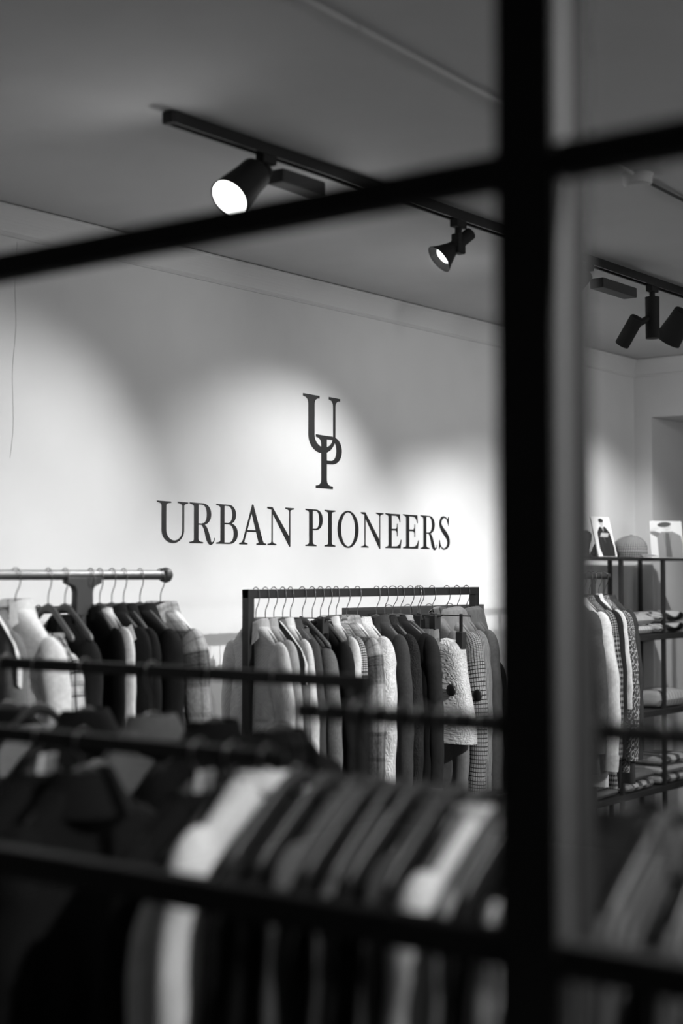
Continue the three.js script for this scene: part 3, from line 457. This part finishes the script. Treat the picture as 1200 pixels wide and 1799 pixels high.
r3(5.165, { tone: .42, pat: 'rib', L: .74, T: .032, collar: 'crew', label: 'light ribbed knit next to the check hooded coat', short: 'light ribbed knit', name: 'jumper', cat: 'jumper', pocket: 0 });
r3(5.235, { tone: .2, pat: 'plain', L: .74, T: .03, collar: 'hood', label: 'grey hooded sweatshirt at the end of the square rack', short: 'grey end-of-rack sweatshirt', name: 'sweatshirt', cat: 'sweatshirt' });
hang([4.90, 1.539, -3.4], .0165, X, { kind: 'folded', name: 'gilet', cat: 'gilet', tone: .72, pat: 'sherpa', L: .40, w: .21, T: .045, label: 'pale sherpa gilet hung low with a round black security tag', short: 'pale sherpa gilet', clipDrop: .075, dx: .14, yaw: -.1, tagAt: [.208, -.27, .050] });
// -- lower grey rail behind
const r4 = onRail((x, o) => hang([x, 1.452, -3.74], .02, X + Math.PI, { wood: M.woodDark, L: .6, T: .02, sl: .5, sw: .155, ...o }));
r4(5.16, { tone: .1, pat: 'twill', collar: 'shirt', label: 'dark twill shirt on the lower rail nearest the rack bracket', short: 'dark twill shirt on the lower rail', name: 'shirt', cat: 'shirt' });
r4(5.30, { tone: .3, pat: 'tartan', collar: 'shirt', label: 'grey tartan shirt on the lower rail behind the square rack', short: 'grey tartan lower-rail shirt', name: 'shirt', cat: 'shirt' });
r4(5.46, { tone: .06, pat: 'plain', collar: 'crew', label: 'black jumper on the lower rail behind the square rack', short: 'black lower-rail jumper', name: 'jumper', cat: 'jumper' });
r4(5.62, { tone: .08, pat: 'plain', collar: 'stand', label: 'black zip top on the lower rail behind the hooded coat', short: 'black lower-rail zip top', name: 'top', cat: 'top' });
for (const [x, n, t] of [[5.40, 'grey low-rail shirt', .2], [5.47, 'dark low-rail shirt', .06]]) hang([x, 1.4, -3.55], .014, X, { tone: t, pat: 'twill', L: .6, T: .024, collar: 'shirt', name: 'shirt', cat: 'shirt', label: `${n.split(' ')[0]} shirt on the low black rail by the post`, short: n, sl: .5 });
// -- corner rail
const r5 = onRail((x, o) => hang([x, 1.6, -3.4], .0145, X, { wood: M.woodDark, yaw: -.2, ...o }));
r5(6.07, { tone: .07, pat: 'plain', L: .78, T: .034, collar: 'lapel', label: 'dark grey coat half behind the black post on the corner rail', short: 'dark grey corner-rail coat', name: 'coat', cat: 'coat' });
r5(6.15, { tone: .72, pat: 'plain', L: .84, T: .034, collar: 'crew', label: 'cream sweatshirt with a wide sleeve on the corner rail', short: 'cream sweatshirt', name: 'sweatshirt', cat: 'sweatshirt', hem: true, pocket: 0, sr: .062, sl: .66, flare: .03 });
r5(6.225, { tone: .36, pat: 'dogtooth', L: .86, T: .032, collar: 'lapel', label: 'small dogtooth check jacket on the corner rail', short: 'small dogtooth jacket', sl: .62 });
r5(6.28, { tone: .02, pat: 'plain', L: .86, T: .026, collar: 'lapel', label: 'black jacket between the dogtooth and white-edged garments', short: 'black jacket by the dogtooth', sl: .62 });
r5(6.32, { tone: .76, pat: 'plain', L: .62, T: .018, collar: 'shirt', label: 'white shirt showing as a bright wedge on the corner rail', short: 'white wedge shirt', name: 'shirt', cat: 'shirt', sl: .4 });
r5(6.375, { tone: .5, pat: 'jacquard', L: .80, T: .036, collar: 'stand', label: 'dark jacquard cardigan with pale speckled columns', short: 'dark jacquard cardigan', name: 'cardigan', cat: 'cardigan', sr: .058, sl: .64 });
r5(6.44, { tone: .045, pat: 'plain', L: .86, T: .034, collar: 'stand', label: 'long charcoal coat at the closed end of the corner rail', short: 'long charcoal corner coat', name: 'coat', cat: 'coat', sl: .64 });
// -- blurred rails behind the window
const fa = onRail((z, o) => hang([2.23, 1.405, z], .0135, Math.PI, { wood: M.woodDark, sl: .56, drop: .112, ...o }));
fa(-2.95, { tone: .22, pat: 'plain', L: .7, T: .05, collar: 'crew', label: 'blurred pale grey jumper at the frame edge by the wall-side rail', short: 'pale grey frame-edge jumper', name: 'jumper', cat: 'jumper', pocket: 0 });
fa(-2.80, { tone: 0.015, pat: 'plain', L: .7, T: .05, collar: 'stand', label: 'blurred black jacket farthest along the wall-side rail', short: 'farthest wall-side black jacket' });
fa(-2.68, { tone: 0.012, pat: 'plain', L: .7, T: .045, collar: 'crew', label: 'blurred black sweatshirt just before the narrow light grey top', short: 'black sweatshirt by the light grey top', name: 'sweatshirt', cat: 'sweatshirt', pocket: 0 });
fa(-2.57, { tone: .42, pat: 'plain', L: .7, T: .02, collar: 'crew', label: 'blurred light grey top with a narrow lit shoulder', short: 'narrow light grey top', name: 'top', cat: 'top', pocket: 0, low: .03 });
fa(-2.42, { tone: 0.0135, pat: 'plain', L: .72, T: .05, collar: 'lapel', label: 'blurred dark jacket between light top and mid-grey coat', short: 'dark jacket by the mid-grey coat' });
fa(-2.22, { tone: .17, pat: 'plain', L: .76, T: .055, collar: 'lapel', label: 'blurred mid-grey coat with a broad sloping shoulder', short: 'broad mid-grey coat', name: 'coat', cat: 'coat', sr: .06 });
fa(-2.05, { tone: 0.009, pat: 'plain', L: .74, T: .045, collar: 'stand', label: 'blurred black jacket between mid-grey coat and open rail end', short: 'black jacket by the mid-grey coat' });
fa(-1.88, { tone: 0.0105, pat: 'plain', L: .74, T: .05, collar: 'crew', label: 'blurred black jumper at the open end of the wall-side rail', short: 'black open-end jumper', name: 'jumper', cat: 'jumper', pocket: 0 });
const fb = onRail((z, o) => hang([1.71, z < -1.43 ? 1.33 : 1.405, z], .0135, Math.PI, { hd: z < -1.43 ? .045 : .088, wood: M.woodDark, sl: .52, sr: .036, drop: .115, ...o }));
fb(-1.96, { lab: true,  tone: 0.0105, pat: 'plain', L: .7, T: .045, collar: 'crew', label: 'blurred black top with a white neck label, farthest along the lower rail', short: 'farthest white-labelled black top', name: 'top', cat: 'top', pocket: 0 });
fb(-1.86, { tone: 0.009, pat: 'plain', L: .72, T: .045, collar: 'lapel', label: 'blurred black blazer beside the two white T-shirts', short: 'black blazer by the T-shirts', name: 'blazer', cat: 'blazer' });
fb(-1.60, { lab: true, tone: .008, pat: 'plain', L: .6, T: .03, collar: 'crew', label: 'blurred black top with a bright neck label behind the white T-shirts', short: 'bright-labelled black top', name: 'top', cat: 'top', pocket: 0 });
fb(-1.53, { tone: .76, pat: 'plain', L: .6, T: .022, collar: 'crew', label: 'blurred white T-shirt whose shoulder peeks behind another white one', short: 'white T-shirt peeking from behind', name: 'tee_shirt', cat: 'T-shirt', pocket: 0, low: .05, sl: .22, sr: .05, cuffK: 1 });
fb(-1.46, { tone: .78, pat: 'plain', L: .62, T: .030, collar: 'crew', label: 'blurred bright white T-shirt with one long lit shoulder', short: 'bright white long-shouldered T-shirt', name: 'tee_shirt', cat: 'T-shirt', pocket: 0, low: -.042, sl: .24, sr: .05, cuffK: 1 });
fb(-1.40, { tone: .014, pat: 'plain', L: .72, T: .026, collar: 'lapel', label: 'blurred charcoal blazer beside the bright white T-shirt', short: 'charcoal blazer by the white T-shirt', name: 'blazer', cat: 'blazer', low: .03 });
fb(-1.345, { tone: 0.0075, pat: 'plain', L: .72, T: .02, collar: 'stand', label: 'blurred black zip top between charcoal blazer and grey jumper', short: 'black zip top', name: 'top', cat: 'top', low: .02 });
fb(-1.29, { tone: .095, pat: 'plain', L: .66, T: .017, collar: 'crew', label: 'first blurred grey jumper after the black zip top', short: 'first grey jumper', name: 'jumper', cat: 'jumper', pocket: 0 });
fb(-1.225, { tone: .095, pat: 'plain', L: .66, T: .018, collar: 'crew', label: 'second blurred grey jumper, hanging slightly lower', short: 'second grey jumper', name: 'jumper', cat: 'jumper', pocket: 0, low: .024 });
fb(-1.145, { tone: .05, pat: 'plain', L: .68, T: .017, collar: 'crew', label: 'blurred darker grey jumper beside the pale jackets', short: 'darker grey jumper', name: 'jumper', cat: 'jumper', pocket: 0 });
fb(-1.085, { room: .8, tone: .62, pat: 'plain', L: .74, T: .032, collar: 'stand', label: 'blurred pale cream jacket with a broad lit shoulder', short: 'pale cream jacket', low: .012 });
fb(-1.038, { tone: .26, pat: 'plain', L: .7, T: .015, collar: 'crew', label: 'blurred light grey knit behind the pale cream jacket', short: 'light grey knit', name: 'jumper', cat: 'jumper', pocket: 0, low: .016 });
fb(-.962, { room: .72, tone: .55, pat: 'stripe', L: .74, T: .032, collar: 'shirt', label: 'blurred pale striped shirt close to the black post', short: 'pale striped shirt', name: 'shirt', cat: 'shirt', low: .02 });
fb(-1.258, { tone: .006, pat: 'plain', L: .7, T: .012, collar: 'stand', label: 'blurred black top squeezed between the two alike grey jumpers', short: 'black top between the grey jumpers', name: 'top', cat: 'top', pocket: 0, low: .02 });
fb(-1.185, { tone: .006, pat: 'plain', L: .7, T: .014, collar: 'crew', label: 'blurred black jumper between second grey and darker grey jumpers', short: 'black jumper before the darker grey', name: 'jumper', cat: 'jumper', pocket: 0, low: .02 });
fb(-1.125, { tone: .006, pat: 'plain', L: .7, T: .012, collar: 'stand', label: 'blurred black top tucked against the pale cream jacket', short: 'black top by the cream jacket', name: 'top', cat: 'top', pocket: 0, low: .02 });
fb(-1.008, { tone: .006, pat: 'plain', L: .7, T: .012, collar: 'crew', label: 'blurred black knit between light grey knit and striped shirt', short: 'black knit by the striped shirt', name: 'jumper', cat: 'jumper', pocket: 0, low: .02 });
fb(-.873, { tone: 0.009, pat: 'plain', L: .74, T: .032, collar: 'lapel', label: 'blurred black coat hidden behind the display post', short: 'black coat behind the post', name: 'coat', cat: 'coat' });
fb(-.815, { tone: .13, pat: 'stripe', L: .74, T: .034, collar: 'shirt', label: 'blurred grey plaid shirt just past the black post', short: 'grey plaid shirt past the post', name: 'shirt', cat: 'shirt', low: .02 });
fb(-.745, { tone: .14, pat: 'stripe', L: .74, T: .028, collar: 'shirt', label: 'blurred grey striped shirt at the window end of the rail', short: 'grey striped shirt', name: 'shirt', cat: 'shirt', low: .02 });
fb(-.66, { tone: 0.009, pat: 'plain', L: .74, T: .036, collar: 'stand', label: 'blurred black jacket after the grey striped shirt', short: 'black jacket after the stripes' });

fillRails();
// ---------------------------------------------------------------- window display frame
const df = thing('display_frame', 'blurred black steel display frame crossing in front of the whole view', 'display frame', [1.35, 0, -.8]);
part('post', rbox(0, .013, 0, 2.84, -.040, .031, .003), M.frame, df);
part('post_strip', box(.012, .041, 0, 2.84, -.038, .0285), M.alu, df);
part('post_flange', rbox(.040, .078, 0, 2.84, -.040, .0335, .002), M.frame, df);
part('crossbar', [rbox(.002, .032, 2.012, 2.049, -2.2, -.042, .003), rbox(.002, .032, 2.012, 2.049, .032, .9, .003)], M.frame, df);
part('crossbar', [rbox(.002, .036, 1.193, 1.230, -2.2, -.042, .003), rbox(.002, .036, 1.193, 1.230, .032, .9, .003)], M.frame, df);
part('post', rbox(0, .05, 0, 2.84, -2.25, -2.2, .003), M.frame, df);
part('post', rbox(0, .05, 0, 2.84, .9, .95, .003), M.frame, df);

// ---------------------------------------------------------------- corner shelving and what stands on it
const SH = [1.697, 1.29, .885, .475];
const shelf = thing('shelving_unit', 'open black steel shelving unit in the corner beside the niche', 'shelving', [6.55, 0, -3.95]);
const bars = [0, .5, .99, 1.36];
for (const x of bars) for (const z of [0, .32]) part('post', rbox(x - .0105, x + .0105, 0, SH[0] - .005, z - .0105, z + .0105, .0015), M.rail, shelf);
SH.forEach((y, i) => {
  part('shelf', rbox(-.012, 1.374, y - .012 - (i ? .02 : 0), y, -.012, .332, .002), M.rail, shelf);
});
const onShelf = (i, x, z) => [x, SH[i] + .001, z];
const printTex = (draw) => { const c = document.createElement('canvas'); c.width = 256; c.height = 380; const g = c.getContext('2d'); g.fillStyle = '#e9e9e9'; g.fillRect(0, 0, 256, 380); g.translate(128, 380); g.scale(1.2, 1); g.translate(-128, -380); draw(g); const t = new THREE.CanvasTexture(c); t.colorSpace = THREE.SRGBColorSpace; return t; };
const ell = (g, x, y, rx, ry, f, rot = 0) => { g.fillStyle = f; g.beginPath(); g.ellipse(x, y, rx, ry, rot, 0, 7); g.fill(); };
const poly = (g, f, ...p) => { g.fillStyle = f; g.beginPath(); p.forEach((q, i) => i ? g.lineTo(...q) : g.moveTo(...q)); g.closePath(); g.fill(); };
function card(label, pos, turn, w, h, lean, tex) {
  const t = thing('photo_card', label, 'photo card', pos, turn);
  part('board', rbox(-w / 2, w / 2, 0, h, -.004, .004, .0015).rotateX(-lean).translate(0, .001, 0), M.white, t);
  part('print', new THREE.PlaneGeometry(w - .004, h - .004).translate(0, h / 2, .0046).rotateX(-lean).translate(0, .001, 0), grey(1, { map: tex, roughness: .5 }), t);
  part('easel_back', rbox(-w * .2, w * .2, 0, h * .6, -.002, 0, .0008).rotateX(lean * 1.2).translate(0, .0015, -.006 - Math.sin(lean) * h * .9), M.white, t);
}
card('upright white card printed with a man in a dark coat and tie', onShelf(0, 7.04, -3.7), -.12, .17, .215, .25, printTex((g) => {
  g.fillStyle = '#e9e9e9'; g.fillRect(0, 0, 256, 380); poly(g, '#1c1c1c', [95, 95], [165, 92], [205, 150], [222, 300], [215, 380], [70, 380], [52, 300], [60, 150]); poly(g, '#e6e6e6', [118, 92], [142, 92], [134, 150]); poly(g, '#555', [126, 100], [134, 100], [136, 260], [124, 200]);
  ell(g, 128, 58, 27, 36, '#c4c4c4'); poly(g, '#c4c4c4', [116, 82], [140, 82], [140, 104], [116, 104]); ell(g, 128, 32, 30, 20, '#1a1a1a'); ell(g, 118, 58, 4, 2.5, '#333'); ell(g, 138, 58, 4, 2.5, '#333'); ell(g, 129, 78, 9, 2, '#777'); g.strokeStyle = '#444'; g.lineWidth = 3; g.beginPath(); g.moveTo(86, 180); g.lineTo(96, 330); g.moveTo(178, 180); g.lineTo(184, 330); g.stroke();
}));
card('upright pale card printed with a person in a grey blazer, hand to brow', onShelf(0, 7.66, -3.66), -.62, .20, .205, .12, printTex((g) => {
  g.fillStyle = '#dcdcdc'; g.fillRect(0, 0, 256, 380); poly(g, '#8a8a8a', [95, 110], [170, 105], [225, 150], [250, 380], [70, 380], [66, 170]); poly(g, '#777', [66, 170], [12, 120], [20, 90], [90, 120]); poly(g, '#5a5a5a', [122, 120], [146, 120], [160, 380], [120, 380]); ell(g, 132, 62, 32, 40, '#cfcfcf'); ell(g, 118, 34, 46, 26, '#4a4a4a', -.2); ell(g, 50, 84, 34, 16, '#cfcfcf', -.5); ell(g, 122, 64, 4, 2.5, '#444'); ell(g, 144, 62, 4, 2.5, '#444'); ell(g, 134, 86, 9, 2.5, '#888');
  g.strokeStyle = '#666'; g.lineWidth = 3; g.beginPath(); g.moveTo(110, 130); g.lineTo(120, 260); g.moveTo(160, 130); g.lineTo(150, 260); g.stroke();
}));
{ // peaked cap lying on its side
  const t = thing('peaked_cap', 'grey check peaked cap lying beside the coat-man card', 'cap', onShelf(0, 7.28, -3.70), -.9), c = fabric(.36, 'check');
  part('crown', grid(18, 36, (v, u) => { const a = u * 2 * Math.PI, q = Math.sin(v * 1.57), y = Math.cos(v * 1.57); return [.098 * q * Math.cos(a) + .012 * y, .028 + .088 * Math.pow(y, .8), .085 * q * Math.sin(a)]; }, true, .55, .14), c, t);
  part('band', grid(4, 36, (v, u) => { const a = u * 2 * Math.PI; return [.1 * Math.cos(a), .032 - .03 * v, .087 * Math.sin(a)]; }, true, .58, .03), fabric(.3, 'check'), t);
  part('peak', grid(10, 20, (v, u) => { const a = lerp(-1.1, 1.1, u), q = lerp(.96, 1.62 - .28 * Math.pow(Math.abs(a) / 1.1, 2), v); return [.1 * q * Math.cos(a), .016 - .012 * v + .004 * Math.cos(a * 2), .087 * Math.min(q, 1.2) * Math.sin(a)]; }, false, .2, .07), c, t);
  part('top_button', new THREE.SphereGeometry(.008, 12, 8).scale(1, .6, 1).translate(.012, .117, 0), c, t);
  for (let k = 0; k < 4; k++) part('seam', tube([0, .3, .6, .85].map((v) => { const a = k * Math.PI / 2 + .6, q = Math.sin(v * 1.57), y = Math.cos(v * 1.57); return V(.0985 * q * Math.cos(a) + .012 * y, .0285 + .0885 * Math.pow(y, .8), .0855 * q * Math.sin(a)); }), .0014, 14, 6), fabric(.16, 'plain'), t);
  const d = thing('knitted_hat', 'dark knitted hat standing open between card and check cap', 'hat', onShelf(0, 7.16, -3.78), .3), dm = fabric(.03, 'rib');
  part('crown', grid(14, 30, (v, u) => { const a = u * 2 * Math.PI, q = Math.sin(v * 1.57), y = Math.cos(v * 1.57); return [.075 * q * Math.cos(a), .03 + .065 * y, .07 * q * Math.sin(a)]; }, true, .45, .1), dm, d);
  part('turn_up', grid(6, 30, (v, u) => { const a = u * 2 * Math.PI, b2 = v * 2 * Math.PI; return [(.077 + .008 * Math.cos(b2)) * Math.cos(a), .018 + .017 * Math.sin(b2), (.072 + .008 * Math.cos(b2)) * Math.sin(a)]; }, true, .45, .06), dm, d);
  const g2 = thing('wooden_bust', 'small dark turned stand behind the coat-man card', 'stand', onShelf(0, 6.98, -3.80), 0);
  part('base', new THREE.LatheGeometry([[0, 0], [.036, 0], [.036, .008], [.024, .016], [.0, .018]].map((p) => new THREE.Vector2(p[0] + 1e-5, p[1])), 28), M.wood, g2);
  part('stem', new THREE.LatheGeometry([[.022, .016], [.02, .04], [.026, .07], [.034, .095], [.03, .1]].map((p) => new THREE.Vector2(...p)), 28), M.wood, g2);
  part('knob', new THREE.SphereGeometry(.034, 24, 16).scale(1, .8, 1).translate(0, .112, 0), M.wood, g2);
}
// folded garments: a soft slab whose rounded front edge is a fold
function folded(name, label, cat, pos, turn, w, d, h, layers, tone, pat, alt) {
  const t = thing(name, label, cat, pos, turn), R = rng(++seed);
  for (let i = 0; i < layers; i++) {
    const y0 = i * h / layers, hh = h / layers * .97, ph = R() * 6, dx = (R() - .5) * .01;
    part('fold', grid(30, 24, (v, u) => {
      const a = u * 2 * Math.PI, z = (v - .5) * 2, e = Math.pow(Math.max(0, 1 - Math.pow(Math.abs(z), 9)), .5), c = Math.cos(a), s = Math.sin(a);
      return [w / 2 * Math.sign(c) * Math.pow(Math.abs(c), .28) * lerp(.9, 1, e) + dx, y0 + hh / 2 + hh / 2 * Math.sign(s) * Math.pow(Math.abs(s), .55) * e * (1 + (s > 0 && i === layers - 1 ? .16 * Math.sin(c * 3 + z * 2 + ph) : .0)), z * d / 2];
    }, true, w * 2, d), i % 2 && alt ? fabric(alt, 'plain') : fabric(tone, pat), t);
  }
  return t;
}
folded('folded_scarf', 'pale scarf with bold dark curls folded on the upper shelf', 'scarf', onShelf(1, 7.68, -3.77), .04, .36, .28, .115, 2, .66, 'border');
folded('folded_jumper', 'light ribbed jumper folded beside the curl-patterned scarf', 'jumper', onShelf(1, 7.29, -3.77), .03, .32, .28, .10, 2, .5, 'rib', .42);
folded('folded_jumper', 'pale knitted jumper folded alone on the middle shelf', 'jumper', onShelf(2, 7.68, -3.77), -.05, .36, .28, .09, 1, .55, 'rib');
folded('folded_blanket', 'light banded blanket folded at the niche end of the lowest shelf', 'blanket', onShelf(3, 7.69, -3.77), -.04, .36, .28, .15, 3, .6, 'stripe', .45);
folded('folded_jumper', 'dark-banded jumper folded beneath the corner rail on the lowest shelf', 'jumper', onShelf(3, 7.27, -3.77), .04, .34, .28, .10, 2, .4, 'stripe', .12);
folded('folded_jumper', 'dark jumper folded at the hidden end of the lowest shelf', 'jumper', onShelf(3, 6.86, -3.77), .04, .34, .28, .09, 2, .10, 'plain', .15);

renderer.render(scene, camera);
